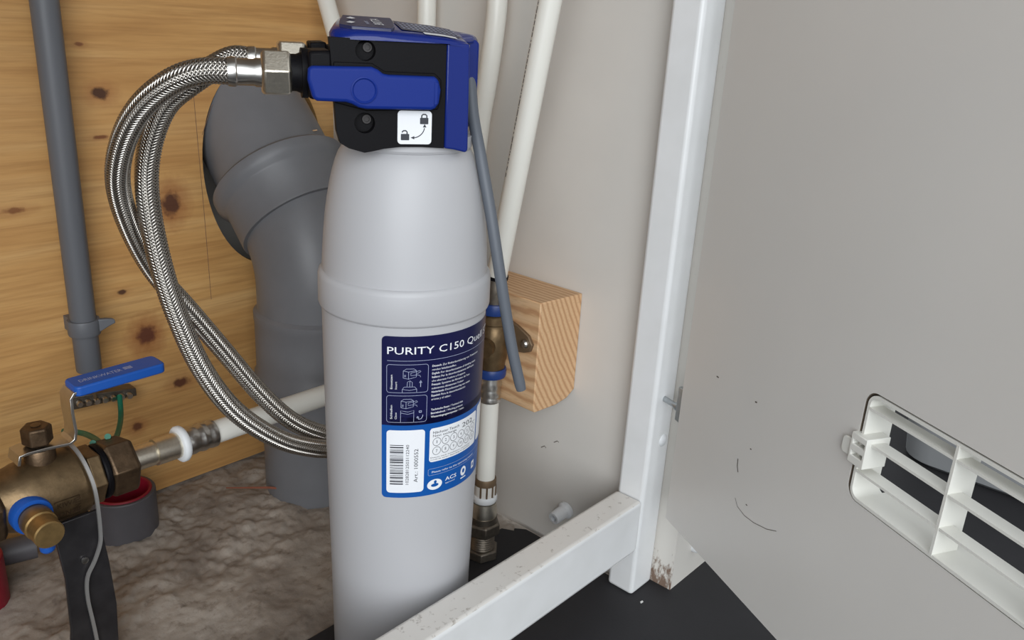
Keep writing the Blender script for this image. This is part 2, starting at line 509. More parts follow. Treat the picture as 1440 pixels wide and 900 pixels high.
gr = empty('vent_grille', dw(VS0, VZ0, .006))
GD = .0155
fz0, fz1, fs0, fs1 = VZ0 + .0008, VZ1 - .0009, VS0 + .0026, VS1 - .0015
outer = rrect(fs0, fz0, fs1, fz1, .0065, 8); inner = rrect(fs0 + .0016, fz0 + .0018, fs1 - .0016, fz1 - .0018, .005, 8)
MB().prism(outer, lambda u, v, w: dw(u, v, w), -.0004, .0175, [inner]).build('frame', 'grille_plastic', gr)
MB().prism([(fs0 + .005, fz0 + .0002), (fs1 - .005, fz0 + .0002), (fs1 - .005, fz0 + .0017), (fs0 + .005, fz0 + .0017)], lambda u, v, w: dw(u, v, w), .010, .026).build('sill', 'grille_plastic', gr)
for zc in (.2631, .2445, .2263):
    MB().prism([(-.0004, -.0007), (-.0004, .0007), (.0085, .0006), (.0085, -.0006)], lambda u, v, w: dw(w, zc + v, u), fs0 + .0012, fs1 - .0012).build('slat', 'grille_plastic', gr)
for s_ in (.2312, .2885):
    MB().prism([(s_ - .0008, fz0 + .001), (s_ + .0008, fz0 + .001), (s_ + .0008, fz1 - .001), (s_ - .0008, fz1 - .001)], lambda u, v, w: dw(u, v, w), -.0006, GD).build('divider', 'grille_plastic', gr)
cl = MB()
cl.prism([(.1700, .2302), (.1815, .2302), (.1815, .2478), (.1700, .2478)], lambda u, v, w: dw(u, v, w), -.0035, .012, [[(.1718, .2350), (.1800, .2350), (.1800, .2375), (.1718, .2375)], [(.1718, .2415), (.1800, .2415), (.1800, .2440), (.1718, .2440)]])
clip = cl.build('clip', 'grille_plastic', gr, bevel=.0005)
MB().prism(rrect(.1630, .2325, .1702, .2425, .0025, 4), lambda u, v, w: dw(u, v, w), -.0022, -.0005).build('clip_tab', 'grille_plastic', clip, bevel=.0004)
tag(gr, 'white plastic vent grille clipped into the open door', 'vent')

# grey box on the rubber floor outside, seen through the vent
gb = empty('storage_box', (1.048, .075, 0))
def gbw(x, y, z):
    a = radians(0); return Vector((1.048 + x * cos(a) - y * sin(a), .075 + x * sin(a) + y * cos(a), z))
bx = MB()
rings = []
for z, k in ((.0, .9), (.004, .94), (.10, 1.0), (.104, 1.06), (.118, 1.06)):
    pts = rrect(-.115 * k, -.165 * k, .115 * k, .165 * k, .035, 6); rings.append([gbw(x, y, z) for x, y in pts])
nr = len(rings[0])
for R_ in rings: bx.v += R_
for i in range(len(rings) - 1):
    for j in range(nr):
        k = (j + 1) % nr; bx.f.append([i * nr + j, i * nr + k, (i + 1) * nr + k, (i + 1) * nr + j])
bx.f.append(list(range(nr)))
bx.f.append([(len(rings) - 1) * nr + j for j in range(nr)])
bx.build('body', 'grey_box', gb, smooth=40)
MB().prism(rrect(-.10, -.15, .10, .15, .03, 6), lambda u, v, w: gbw(u, v, w), .118, .126).build('lid', 'grey_box', gb, bevel=.003)
tag(gb, 'grey plastic box on the rubber floor behind the vent slats', 'box')

# ------------------------------------------------------------------ water filter
AX = Vector((.3375, .384, 0))
flt = empty('water_filter', AX)
tag(flt, 'tall light grey water filter cartridge with black and blue head on the rubber floor', 'water filter')
RP = [(0, .0470), (.04, .0476), (.083, .0482), (.129, .0492), (.184, .0503), (.25, .0511), (.268, .0513)]
def rad(z):
    for (a, ra), (b, rb) in zip(RP, RP[1:]):
        if z <= b: return ra + (rb - ra) * max(0, z - a) / (b - a)
    return RP[-1][1]
prof = [(0, 0), (.043, 0), (.0458, .0012), (.0470, .004)] + [(r, z) for z, r in RP[1:]] + [(.0514, .275), (.0512, .29), (.0508, .297), (.0503, .3065), (.0497, .315), (.0485, .3286), (.0472, .338), (.0456, .347),
        (.0438, .355), (.0420, .361), (.0402, .3655), (.038, .369), (.034, .372), (.030, .376), (.0, .378)]
cart = MB().lathe(prof, AX, seg=96).build('cartridge', 'cartridge', flt, smooth=40)
MB().lathe([(.0508, .2725), (.0529, .2735), (.0534, .2750), (.0533, .2915), (.0527, .2940), (.0515, .2952), (.0505, .2955)], AX, seg=96).build('band', 'cartridge', cart, smooth=50)
C0 = Vector((-.66017, -.75112, 0)); CR = Vector((.75112, -.66017, 0))
def cyl(th, z, lift=0):
    a = radians(th); return AX + (C0 * cos(a) + CR * sin(a)) * (rad(z) + lift) + Vector((0, 0, z))
DEG = 180 / pi / .0504                   # metres along the label -> degrees
def patch(mb, t0, t1, z0, z1, lift, rc=0, step=3.0, rbl=None, z1f=None):
    """curved rounded rectangle on the cartridge"""
    poly = rrect(t0, z0 * DEG, t1, z1 * DEG, rc * DEG, 5) if rc else [(t0, z0 * DEG), (t1, z0 * DEG), (t1, z1 * DEG), (t0, z1 * DEG)]
    xs = sorted({p[0] for p in poly} | {t0 + (t1 - t0) * i / max(1, int((t1 - t0) / step)) for i in range(int((t1 - t0) / step) + 1)})
    xs = [x for i, x in enumerate(xs) if i == 0 or x - xs[i - 1] > 1e-4]
    def span(x):
        ys = []
        n = len(poly)
        for i in range(n):
            (xa, ya), (xb, yb) = poly[i], poly[(i + 1) % n]
            if min(xa, xb) - 1e-9 <= x <= max(xa, xb) + 1e-9:
                ys += [ya, yb] if abs(xb - xa) < 1e-9 else [ya + (yb - ya) * (x - xa) / (xb - xa)]
        return min(ys) / DEG, max(ys) / DEG
    b = len(mb.v); nz = 6
    for x in xs:
        lo, hi = span(x)
        for k in range(nz + 1): mb.v.append(cyl(x, lo + (hi - lo) * k / nz, lift))
    for i in range(len(xs) - 1):
        for k in range(nz):
            a = b + i * (nz + 1) + k; mb.f.append([a, a + nz + 1, a + nz + 2, a + 1])
L0, L1, L2, L3 = .00012, .0002, .00028, .00036
mb = MB(); patch(mb, -14.6, 106, .1602, .2679, L0, .0028)
lab = mb.build('label', 'blue_print', flt, fix=False)
lab['label'] = 'navy and blue printed label wrapped around the cartridge'
# navy upper field (rounded only above)
mb = MB(); patch(mb, -14.6, 106, .2105, .2679, L1, .0028); patch(mb, -14.6, 106, .2105, .216, L1)
mb.build('navy_field', 'navy_print', lab, fix=False)
mb = MB(); patch(mb, -11.2, 15.1, .1638, .2072, L1, .0022); patch(mb, 18.6, 65.6, .1836, .2069, L1, .002); patch(mb, 67.5, 100, .1836, .2085, L1, .002)
mb.build('white_field', 'white_print', lab, fix=False)
def lt(th0, z0, lift=L2):
    return lambda u, v: cyl(th0 + u * DEG, z0 + v, lift)
mb = MB()
write(mb, 'PURITY', lt(-10.9, .2568), .0045, 31.0 / DEG, .003)
write(mb, 'C150', lt(23.4, .2568), .0045, 20.5 / DEG, .003)
write(mb, 'Quell', lt(47.2, .2568), .0045, 20.5 / DEG, .0)
write(mb, 'ST', lt(71.2, .2568), .0045, 10 / DEG, .0)
mb.build('title_lettering', 'white_print', lab, fix=False)
mb = MB()
dfl = lambda a, b: cyl(a * DEG, b, L2)
def fine(pts, closed=False):           # no step wider than 2 degrees, so lines hug the curve
    out = []; n_ = len(pts)
    for i in range(n_ if closed else n_ - 1):
        (a, b), (c, d) = pts[i], pts[(i + 1) % n_]; k = max(1, int(abs(c - a) * DEG / 2))
        out += [(a + (c - a) * j / k, b + (d - b) * j / k) for j in range(k)]
    return out if closed else out + [pts[-1]]
def line(pts, w=.00022): stroke(mb, fine([(t / DEG, z) for t, z in pts]), w, dfl)
line([(-10.9 + i * 3, .2526) for i in range(35)])
def boxline(t0, t1, z0, z1, r, w=.00022):
    stroke(mb, fine(rrect(t0 / DEG, z0, t1 / DEG, z1, r, 4), True), w, dfl, True)
mb.build('rule_line', 'soft_print', lab, fix=False)
for a_ in ((-11.2, 16.2, .2322, .2502), (-11.2, 15.8, .2126, .2302)):
    mb = MB(); boxline(*a_, .0016); mb.build('frame_line', 'soft_print', lab, fix=False)
mb = MB()
# drawings: the head lifted above the cartridge; the head closed on it
def headicon(t, z, k):
    s = lambda pts: line([(t + a * k, z + b * k / DEG) for a, b in pts])
    s([(0, 0), (0, 5.2), (2, 6.6), (7, 6.6), (8.6, 5.4), (8.6, .6), (3.5, -.8), (0, 0)]); s([(0, 5.2), (3.5, 4.4), (8.6, 5.4)]); s([(3.5, 4.4), (3.5, -.8)])
    s([(5, 3.6), (11, 5.2), (11.6, 4.4), (9, 3)]); s([(5, 3.6), (5, 1.6), (9, 2.2), (11, 1.6), (11.4, .4)]); s([(.8, 1), (1.6, 1), (1.6, 2.2), (.8, 2.2), (.8, 1)])
headicon(-.4, .2418, 1.0)
line([(-.9, .2324), (-.9, .2345), (.3, .2360), (7.2, .2360), (8.6, .2345), (8.6, .2324)]); line([(2.2, .2362), (2.4, .2392), (4, .2400), (5.6, .2390), (5.6, .2362)]); line([(4, .2362), (4, .2400)]); line([(-.9, .2345), (3.8, .2338), (8.6, .2345)])
line([(11.2, .2357), (11.2, .2392)], .00035); line([(10.4, .2384), (11.2, .2400), (12.0, .2384)], .00035)
mb.build('line_drawing', 'soft_print', lab, fix=False); mb = MB()
headicon(-1.6, .2225, .95)
line([(-1.8, .2128), (-1.8, .2205), (3, .2196), (7.0, .2205), (7.0, .2128)]); line([(-1.8, .2190), (3, .2181), (7, .2190)])
line([(9.6, .2158), (10.4, .2144), (12.0, .2146), (13.0, .2160), (13.2, .2172)], .0004); line([(9.0, .2152), (9.5, .2164), (10.6, .2156)], .0004)
line([(10.6, .2190), (12.2, .2190), (12.2, .2200), (10.6, .2200), (10.6, .2190)], .0004)
mb.build('line_drawing', 'soft_print', lab, fix=False)
mb = MB(); boxline(18.2, 90, .1742, .1788, .001, .00018); mb.build('frame_line', 'soft_print', lab, fix=False)
mb = MB()
rt_ = lambda th0, z0, lift=L2: (lambda u, v: cyl(th0 - v * DEG, z0 + u, lift))
write(mb, 'Einsetzen', rt_(-7.4, .2345), .00125, .0092, .004); write(mb, 'Insert', rt_(-4.4, .2345), .0012, .0048)
write(mb, 'Schließen', rt_(-7.4, .2148), .00125, .0092, .004); write(mb, 'Close', rt_(-4.4, .2148), .0012, .0044)
rows = [('Deutsch:', 'Zur Entkarbonisierung von Trinkwasser'), ('', 'renden Inhaltsstoffen.'), ('English:', 'For decarbonisation of drinking water'), ('Italiano:', 'Per la decarbonizzazione dell’acqua'),
        ('', 'che alterano l’odore e il sapore'), ('Français:', 'Système de filtration de l’eau'), ('', 'substances dénaturant l’odeur'), ('Nederlands:', 'Decarbonisering van water'), ('Español:', 'Para la descarbonización'), ('', 'aroma y el sabor.')]
mb.build('caption_lettering', 'white_print', lab, fix=False); mb = MB()
z = .2479
for a, b in rows:
    t = 18.9
    if a:
        w = glyphs(a, .012)[2] * .00118; write(mb, a, lt(t, z), .00128, w, .012); t += w * DEG + .8
    write(mb, b, lt(t, z), .00128, min(glyphs(b)[2] * .00132, (92 - t) / DEG)); z -= .00242
mb.build('paragraph_lettering', 'white_print', lab, fix=False); mb = MB()
z = .2192
for a, b in (('Technische Daten', '/ Technical data'), ('Betriebsdruck', '/ Working pressure'), ('Wassereingangstemperatur', '/ Intake')):
    w = glyphs(a, .012)[2] * .00118; write(mb, a, lt(18.9, z), .00128, w, .012)
    write(mb, b, lt(19.7 + w * DEG, z), .00128, glyphs(b)[2] * .00112); z -= .0024
mb.build('data_lettering', 'white_print', lab, fix=False); mb = MB()
write(mb, 'Please refer to the operating manual', lt(21, .1756), .0014, 42 / DEG)
mb.build('manual_lettering', 'white_print', lab, fix=False); mb = MB()
write(mb, 'ACS', lt(32.1, .1676), .0026, 10.4 / DEG, .01); write(mb, 'approved', lt(32.3, .1655), .0010, 8.6 / DEG)
mb.build('approval_lettering', 'white_print', lab, fix=False)
# certification marks
mb = MB()
def disc(t, z, rx, rz, lift=L2, n=20):
    b = len(mb.v); mb.v.append(cyl(t, z, lift)); mb.v.extend(cyl(t + rx * DEG * cos(2 * pi * i / n), z + rz * sin(2 * pi * i / n), lift) for i in range(n))
    mb.f.extend([b, b + 1 + i, b + 1 + (i + 1) % n] for i in range(n))
disc(23.6, .1672, .0052, .0038); disc(50.2, .1688, .0028, .0034); patch(mb, 47.4, 53.5, .1636, .1644, L2); patch(mb, 61.8, 66.4, .1652, .1706, L2)
mb.build('approval_mark', 'white_print', lab, fix=False)
mb = MB()
disc(23.6, .1668, .0026, .0012, L3); disc(23.9, .1690, .0010, .0011, L3); disc(50.2, .1690, .0012, .0016, L3); patch(mb, 63.2, 65.0, .1668, .1690, L3)
mb.build('approval_detail', 'blue_print', lab, fix=False)
# barcode and black print
mb = MB()
random.seed(11); z = .1697
while z < .1971:
    w = random.choice((.00028, .00028, .00055, .00085)); patch(mb, -8.8, .4, z, min(z + w, .1973), L2); z += w + random.choice((.0003, .0003, .0005, .0008))
write(mb, '10282812503112240', rt_(4.3, .1697), .0019, .0277); write(mb, 'Art.: 1000552', rt_(10.6, .1709), .0024, .0233)
write(mb, 'Nächster Tausch', lt(21.0, .2030), .0017, 22 / DEG, .006); write(mb, 'Next exchange', lt(21.0, .2008), .0016, 19.5 / DEG)
write(mb, '202_', lt(46.2, .2012), .0032, 17 / DEG)
for i in range(12):
    t = 24.1 + 7.05 * (i % 6); z = .1972 - .0062 * (i // 6)
    ring = [(t / DEG + .0027 * cos(2 * pi * k / 24), z + .0027 * sin(2 * pi * k / 24)) for k in range(24)]
    stroke(mb, ring, .00028, dfl, True)
    s_ = str(i + 1); w = .0004 if i == 0 else .0011 if i < 9 else .0022
    write(mb, s_, lt(t - w * DEG / 2, z - .001), .002, w)
write(mb, 'Datum nach Installation markieren', lt(19.6, .1862), .0009, 37 / DEG); write(mb, 'Could be earlier depending on operation', lt(19.6, .1847), .0009, 37 / DEG)
mb.build('black_lettering', 'dark_print', lab, fix=False)

# ---- filter head, in its own axes
az = radians(120); HX = Vector((sin(az), cos(az), 0)); HY = Vector((-HX.y, HX.x, 0))
def hw(x, y, z): return AX + HX * x + HY * y + Vector((0, 0, z))
hxz = lambda u, v, w: hw(u, w, v)
front = [(-.0490, .4300), (-.0478, .4130), (-.0468, .398), (-.0458, .3830), (-.0440, .3765), (-.0395, .3738), (-.0311, .3715), (-.0270, .3722), (-.0205, .3737), (-.0120, .3747), (0, .3748), (.0126, .3742), (.0126, .4298)]
body = MB().prism([(-.0478, .4298), (-.0456, .3850), (-.0430, .3790), (-.030, .3760), (.026, .3760), (.026, .4298)], lambda u, v, w: hw(u + (max(0, w + .034) / .074 * .017 if u < -.02 else 0), w, v), -.034, .040).build('head_body', 'black_plastic', flt, bevel=.003, seg=3)
MB().prism(front, hxz, -.0405, -.0335, [circ(-.0304, .4241, .0052), circ(-.0309, .3872, .0054)]).build('front_plate', 'black_plastic', body, bevel=.0009)
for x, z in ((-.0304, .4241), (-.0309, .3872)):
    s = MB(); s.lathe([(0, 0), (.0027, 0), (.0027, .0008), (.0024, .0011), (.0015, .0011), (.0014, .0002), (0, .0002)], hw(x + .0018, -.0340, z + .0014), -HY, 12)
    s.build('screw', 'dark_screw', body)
# round seat under the head
MB().lathe([(.030, .370), (.0375, .3700), (.0385, .3715), (.0385, .378), (.03, .378)], AX, seg=64).build('neck', 'cartridge', cart)
# blue side covers
sidec = MB().prism([(.0127, .4297), (.0127, .3742), (.0180, .3736), (.0250, .3720), (.0262, .3735), (.0256, .4090), (.0250, .4297)], hxz, -.0412, -.006).build('side_cover', 'blue_gloss', flt, bevel=.0012, seg=3)
MB().prism([(.012, .4310), (.0392, .4310), (.0412, .4290), (.0410, .398), (.0400, .3890), (.036, .3800), (.012, .3760)], hxz, -.004, .038).build('rear_cover', 'blue_gloss', sidec, bevel=.0022, seg=3)
# top cover: bevelled cap, higher over the dial
def ztop(x):
    P = [(-.052, .4375), (-.044, .4385), (-.034, .4392), (-.012, .4388), (-.0, .4380), (.012, .4372), (.028, .4350), (.046, .4325)]
    for (a, za), (b, zb) in zip(P, P[1:]):
        if x <= b: return za + (zb - za) * max(0, x - a) / (b - a)
    return P[-1][1]
plan = [(-.036, -.0418), (-.02, -.0420), (0, -.0420), (.014, -.0418), (.0235, -.0412), (.0262, -.037), (.0275, -.020), (.030, -.010), (.0375, -.004), (.0420, .004), (.0425, .018), (.0400, .030), (.030, .039), (.010, .043),
        (-.010, .043), (-.026, .039), (-.034, .028), (-.0395, .010), (-.0440, -.012), (-.0475, -.028), (-.0455, -.0365)]
def ctop(x, y): return ztop(x) + .13 * min(0, y)       # the top falls towards the lever side
cap = MB(); n = len(plan); cen = Vector((-.006, 0))
levels = [(0, .4292, 1), (0, -.0026, 1), (.0012, -.0010, 1), (.0032, 0, 1), (.0032, 0, .75), (.0032, 0, .5), (.0032, 0, .25)]
for ins, dz, k in levels:
    for x, y in plan:
        v = Vector((x, y)) - cen; v = cen + v * (1 - ins / v.length) * k
        cap.v.append(hw(v.x, v.y, dz if dz > .1 else ctop(v.x, v.y) + dz))
for k in range(len(levels) - 1):
    for i in range(n):
        j = (i + 1) % n; cap.f.append([k * n + i, k * n + j, (k + 1) * n + j, (k + 1) * n + i])
cap.v.append(hw(cen.x, cen.y, ctop(cen.x, 0)))
q_ = (len(levels) - 1) * n
for i in range(n): cap.f.append([q_ + i, q_ + (i + 1) % n, len(cap.v) - 1])
topc = cap.build('top_cover', 'blue_gloss', flt, smooth=40)
# raised dial plate with print, and the printed scale to the right of it
tp_ = lambda u, v, w: hw(u, v, ctop(u, v) + w)
dial = [(-.0405, -.016), (-.0425, -.030), (-.037, -.0368), (-.030, -.0385), (-.0165, -.0385), (-.0135, -.030), (-.0115, -.015), (-.0105, -.004), (-.0105, .0), (-.037, 0)]
MB().prism(dial, tp_, -.001, .0016).build('dial_plate', 'plate_print', topc, bevel=.0004)
t = MB(); tq = lambda u, v: tp_(u, v, .0018)
for x, y in ((-.036, -.026), (-.034, -.012)):
    b_ = len(t.v); t.v += [tq(x - .0025, y), tq(x, y - .0035), tq(x + .0025, y), tq(x, y + .0035)]; t.f.append([b_, b_ + 1, b_ + 2, b_ + 3])
t.build('arrow_print', 'white_print', topc, fix=False)
t = MB(); write(t, 'BRITA', lambda u, v: tq(-.0190 - v, -.030 + u), .0050, .020); t.build('dial_lettering', 'white_print', topc, fix=False)
t = MB(); write(t, 'reset', lambda u, v: tq(-.0265 - v, -.030 + u), .0026, .010); t.build('dial_caption', 'soft_print', topc, fix=False)
def strip(mb, x0, x1, y0, y1, w, ns=10):
    for i in range(ns):
        a, b = x0 + (x1 - x0) * i / ns, x0 + (x1 - x0) * (i + 1) / ns
        mb.add([tp_(a, y0, w), tp_(b, y0, w), tp_(b, y1, w), tp_(a, y1, w)], [(0, 1, 2, 3)])
scl = MB(); strip(scl, -.0095, .0235, -.030, -.001, .0004); scl.build('scale_plate', 'plate_print', topc, fix=False)
t = MB()
for i in range(13):
    x = -.008 + .030 * i / 12
    for y in (-.026, -.0205, -.015, -.0095): t.add([tp_(x, y, .0006), tp_(x + .0012, y, .0006), tp_(x + .0012, y + .0026, .0006), tp_(x, y + .0026, .0006)], [(0, 1, 2, 3)])
t.build('scale_print', 'soft_print', topc, fix=False)
t = MB(); strip(t, .0015, .0195, -.0372, -.0310, .0005); t.build('white_stripe', 'white_print', topc, fix=False)
# lever handle
hp_ = [(-.0606, .4090), (-.0602, .4143), (-.0590, .4158), (-.0280, .4164), (-.0250, .4152), (-.0222, .4132), (-.0195, .4127), (.0050, .4126), (.0072, .4113), (.0086, .4060), (.0078, .3990), (.0058, .3962), (.0035, .3953), (-.0310, .3951), (-.0350, .3958), (-.0385, .3976), (-.0415, .3984), (-.0560, .3986), (-.0583, .3998)]
lev = MB().prism(hp_, hxz, -.0475, -.0412).build('lever_handle', 'blue_plastic', flt, bevel=.0018, seg=3)
MB().lathe([(.0062, -.0004), (.0068, .0000), (.0068, .0005), (.0062, .0007), (.0058, .0004), (.0055, 0)], hw(-.0322, -.0475, .4047), -HY, 40).build('hub_ring', 'blue_plastic', lev)
MB().prism([(.0050, .4100), (.0068, .4095), (.0066, .3985), (.0048, .3980)], hxz, -.0479, -.0474).build('grip_pad', 'blue_plastic', lev, bevel=.0004)
# recess edge around the handle
MB().prism([(-.0470, .4180), (-.0270, .4180), (-.0205, .4142), (.0065, .4140), (.0100, .4108), (.0104, .4020), (.0085, .3950), (-.030, .3935), (-.0440, .3968), (-.0470, .3975)], hxz, -.0413, -.040).build('lever_seat', 'black_plastic', body, bevel=.0007)
# lock sticker
stk = MB().prism(rrect(-.0134, .3764, .0053, .3942, .002, 5), hxz, -.0409, -.0404).build('lock_sticker', 'white_print', flt)
t = MB(); sf = lambda u, v: hw(u, -.04100, v)
def spoly(pts): b = len(t.v); t.v += [sf(*p) for p in pts]; t.f.append(list(range(b, b + len(pts))))
spoly(rrect(-.0012, .3872, .0034, .3906, .0003, 2)); stroke(t, [(-.0003, .3906), (-.0003, .3917), (.0004, .3924), (.0018, .3924), (.0025, .3917), (.0025, .3906)], .0007, sf)
spoly(rrect(-.0116, .3785, -.0070, .3819, .0003, 2)); stroke(t, [(-.0082, .3819), (-.0082, .3829), (-.0089, .3836), (-.0101, .3836), (-.0108, .3830), (-.0109, .3826)], .0007, sf)
arc = [(-.0052 + .0066 * sin(radians(a)), .3860 - .0062 * cos(radians(a))) for a in range(4, 88, 6)]
stroke(t, arc, .0005, sf); spoly([(.0004, .3855), (.0014, .3873), (.0024, .3855)]); spoly([(-.0042, .3790), (-.0062, .3799), (-.0042, .3808)])
t.build('padlock_print', 'dark_print', stk, fix=False)
# hose ports
for y, z, x1 in ((-.026, .4108, -.0622), (.020, .4118, -.0545)):
    pt = MB().lathe([(0, -.01), (.0122, -.01), (.0122, -.004 - x1 - .047), (.0128, -.003 - x1 - .047), (.0128, -.0 - x1 - .047), (.0105, -x1 - .047), (.0095, -x1 - .0445), (.0095, -x1 - .038), (0, -x1 - .038)], hw(-.047, y, z), -HX, 32, ref=(0, 0, 1))
    o = pt.build('hose_port', 'black_plastic', flt, smooth=40)
    if y < 0:
        MB().prism([(-.047, .4235), (-.0595, .4228), (-.0595, .3985), (-.047, .3990)], hxz, -.040, -.012).build('port_block', 'black_plastic', o, bevel=.002)
    else:
        MB().prism([(-.045, .4255), (-.0540, .4250), (-.0540, .3990), (-.045, .3990)], hxz, .008, .033).build('port_block', 'black_plastic', o, bevel=.001)

# ------------------------------------------------------------------ braided hoses
def athead(x, y, yl):
    d = ray(x, y); o = AX + HY * yl; return CAM + d * ((o - CAM).dot(HY) / d.dot(HY))
def braid(mb, path, r, n=16, pitch=.031, amp=.0004):
    pts, T, U, V = frames(path); N_ = len(pts); L = 0
    S = [0]
    for a, b in zip(pts, pts[1:]): S.append(S[-1] + (b - a).length)
    hwid = .47 * 2 * pi / n
    for sgn in (1, -1):
        for k in range(n):
            b = len(mb.v)
            for i in range(N_):
                w = 2 * pi * S[i] / pitch; c = 2 * w * n / (2 * pi)
                h = (sin(pi / 2 * (2 * k + c) + pi / 4) if sgn > 0 else -sin(pi / 2 * (2 * k - c) + pi / 4)) * amp
                ph = sgn * w + 2 * pi * k / n
                for q, dr in ((-1, -.00022), (-.34, .00012), (.34, .00012), (1, -.00022)):
                    # widen across the strand (around the hose)
                    a = ph + q * hwid * .5 * 1.35
                    mb.v.append(pts[i] + (U[i] * cos(a) + V[i] * sin(a)) * (r + h + dr))
            for i in range(N_ - 1):
                for q in range(3):
                    a = b + i * 4 + q; mb.f.append([a, a + 1, a + 5, a + 4])
def hose(label, start, ctrl, nut_ref, nl, fl, nmat='nickel'):
    t = empty('braided_hose', start)
    tag(t, label, 'hose', 'braided steel hoses')
    ax = -HX
    # union nut, ferrule, then the hose
    MB().hexnut(start, ax, .0125, nl, ref=nut_ref, ch=.1).build('nut', nmat, t, bevel=.0006)
    f0 = start + ax * nl
    fe = MB().lathe([(.0, -.002), (.0074, -.002), (.0074, fl * .15), (.0068, fl * .22), (.0068, fl * .72), (.0074, fl * .76), (.0076, fl * .86), (.0073, fl), (.006, fl)], f0, ax, 28).build('ferrule', 'steel', t)
    e = f0 + ax * (fl - .002)
    path = spline([e, e + ax * .012] + ctrl, .00095)
    cr = MB().tube(path[::4] + [path[-1]], .0058, 12).build('core', 'hose_core', t, smooth=60)
    b = MB(); braid(b, path, .0064); b.build('braid', 'steel_wire', t, smooth=60, fix=False)
    return t
n1 = athead(409, 103.5, -.026); n1e = athead(367, 100.5, -.026)
hA = [(250, 110, .432), (206, 142, .440), (178, 185, .453), (165, 238, .473), (171, 285, .493), (192, 338, .516), (222, 388, .54), (262, 432, .558), (318, 497, .588), (366, 553, .61), (412, 593, .63), (462, 612, .655), (520, 618, .70), (590, 600, .73)]
hose('braided steel hose with bright hex nut on the lever side of the filter head', n1, [atd(*p) for p in hA], -HY * .97 + Vector((0, 0, .14)), (n1e - n1).length, .0165)
n2 = athead(430, 87, .020); n2e = athead(390, 83, .020)
hB = [(268, 117, .470), (234, 146, .476), (214, 192, .484), (206, 245, .493), (211, 302, .500), (225, 368, .508), (247, 438, .52), (283, 517, .54), (330, 578, .565), (390, 617, .595), (440, 630, .62), (478, 632, .645), (540, 640, .69), (600, 650, .71)]
hose('braided steel hose from the rear port of the filter head', n2, [atd(*p) for p in hB], HY * .5 + Vector((0, 0, .866)), (n2e - n2).length, .016)

# grey flush tube hanging from the head
tp = [atd(661, 105, .500), atd(665, 160, .499), atd(675, 215, .498), atd(690, 300, .503), (atd(703, 385, .512)), atd(714, 455, .523), atd(722, 500, .53), atd(733, 548, .538)]
path = spline(tp, .004)
o = MB().tube(path, .0035, 16, radii=[.0035] * (len(path) - 1) + [.0031]).build('flush_tube', 'tube_grey', loc=path[-1], smooth=50)
tag(o, 'grey flexible flush tube hanging from the filter head beside the cartridge', 'tube')

# ------------------------------------------------------------------ grey drain pipe
DX, DY = .448, .632
dr = empty('drain_pipe', (DX, DY, 0))
tag(dr, 'large grey plastic drain pipe with elbow entering the plywood hole', 'pipe')
MB().lathe([(.0545, -.012), (.055, -.012), (.055, .15), (.052, .15), (.052, -.012)], (DX, DY, 0), seg=64).build('stub', 'grey_pvc', dr)
MB().lathe([(.0553, .106), (.0600, .106), (.0606, .108), (.0606, .116), (.0585, .119), (.0585, .168), (.0592, .170), (.0592, .176), (.0555, .179)], (DX, DY, 0), seg=64).build('socket', 'grey_pvc', dr, smooth=45)
ZB = .235; bend = .055; d2 = Vector((0, 1, 1)).normalized()
e0 = Vector((DX, DY, ZB)); t0 = bend * math.tan(radians(22.5)) * 1.6; R_ = t0 / math.tan(radians(22.5))
arc = [Vector((DX, DY, .172))] + [Vector((DX, DY + R_ - R_ * cos(a), ZB - t0 + R_ * sin(a))) for a in [radians(45 * i / 10) for i in range(11)]] + [e0 + d2 * .060]
MB().tube(arc, .0555, 56).build('elbow', 'grey_pvc', dr, smooth=45)
c = e0 + d2 * (.052 * 1.414)
MB().lathe([(.055, -.047), (.0588, -.047), (.0592, -.045), (.0592, -.012), (.0605, -.010), (.0628, -.007), (.0650, -.003), (.0652, .004), (.0625, .0068), (.0575, .0075), (.055, .0075)], c, d2, 64).build('collar', 'grey_pvc', dr, smooth=45)
MB().tube([c - d2 * .01, c + d2 * .16], .0555, 56).build('branch', 'grey_pvc', dr, smooth=45)
sp_ = at(444, 184, 'y', .64)
MB().tube([atd(430, 185, .775), atd(446, 183, .775)], .0006, 6).build('wood_shaving', 'block_wood', dr)

# ------------------------------------------------------------------ grey conduit on the plywood
CX, CY = .2603, .695
cz = at(125, 520, 'y', CY).z
cd = empty('conduit', (CX, CY, cz))
tag(cd, 'grey plastic conduit running down the plywood with a clip near its end', 'conduit')
MB().lathe([(.0082, cz + .01), (.0082, cz), (.0098, cz), (.0100, cz + .001), (.0100, .695), (0, .695)], (CX, CY, 0), seg=32).build('tube', 'conduit_grey', cd)
zc = at(122, 458, 'y', CY).z
cl = MB(); cl.lathe([(.0101, zc - .0065), (.0122, zc - .0065), (.0126, zc - .005), (.0126, zc + .005), (.0122, zc + .0065), (.0101, zc + .0065)], (CX, CY, 0), seg=32)
clp = cl.build('clip', 'conduit_grey', cd, smooth=40)
MB().prism([(.008, zc - .006), (.0190, zc - .0005), (.0250, zc + .002), (.0245, zc + .0055), (.0190, zc + .0062), (.008, zc + .0065)], lambda u, v, w: Vector((CX + u * .82, CY + w - u * .3, v)), -.0060, -.001).build('clip_latch', 'conduit_grey', clp, bevel=.0008)
MB().box((CX - .008, CY + .008, zc - .006), (CX + .008, WY, zc + .006)).build('clip_base', 'conduit_grey', clp)
wb = [Vector((CX + .001, CY, cz + .03)), Vector((CX + .001, CY, cz - .006)), Vector((CX + .002, CY, cz - .018)), Vector((CX + .003, CY + .002, cz - .028))]
tag(MB().tube(spline(wb, .005), .0016, 8).build('earth_lead', 'copper_brown', loc=wb[-1]), 'thin brown lead coming out of the conduit end', 'wire')

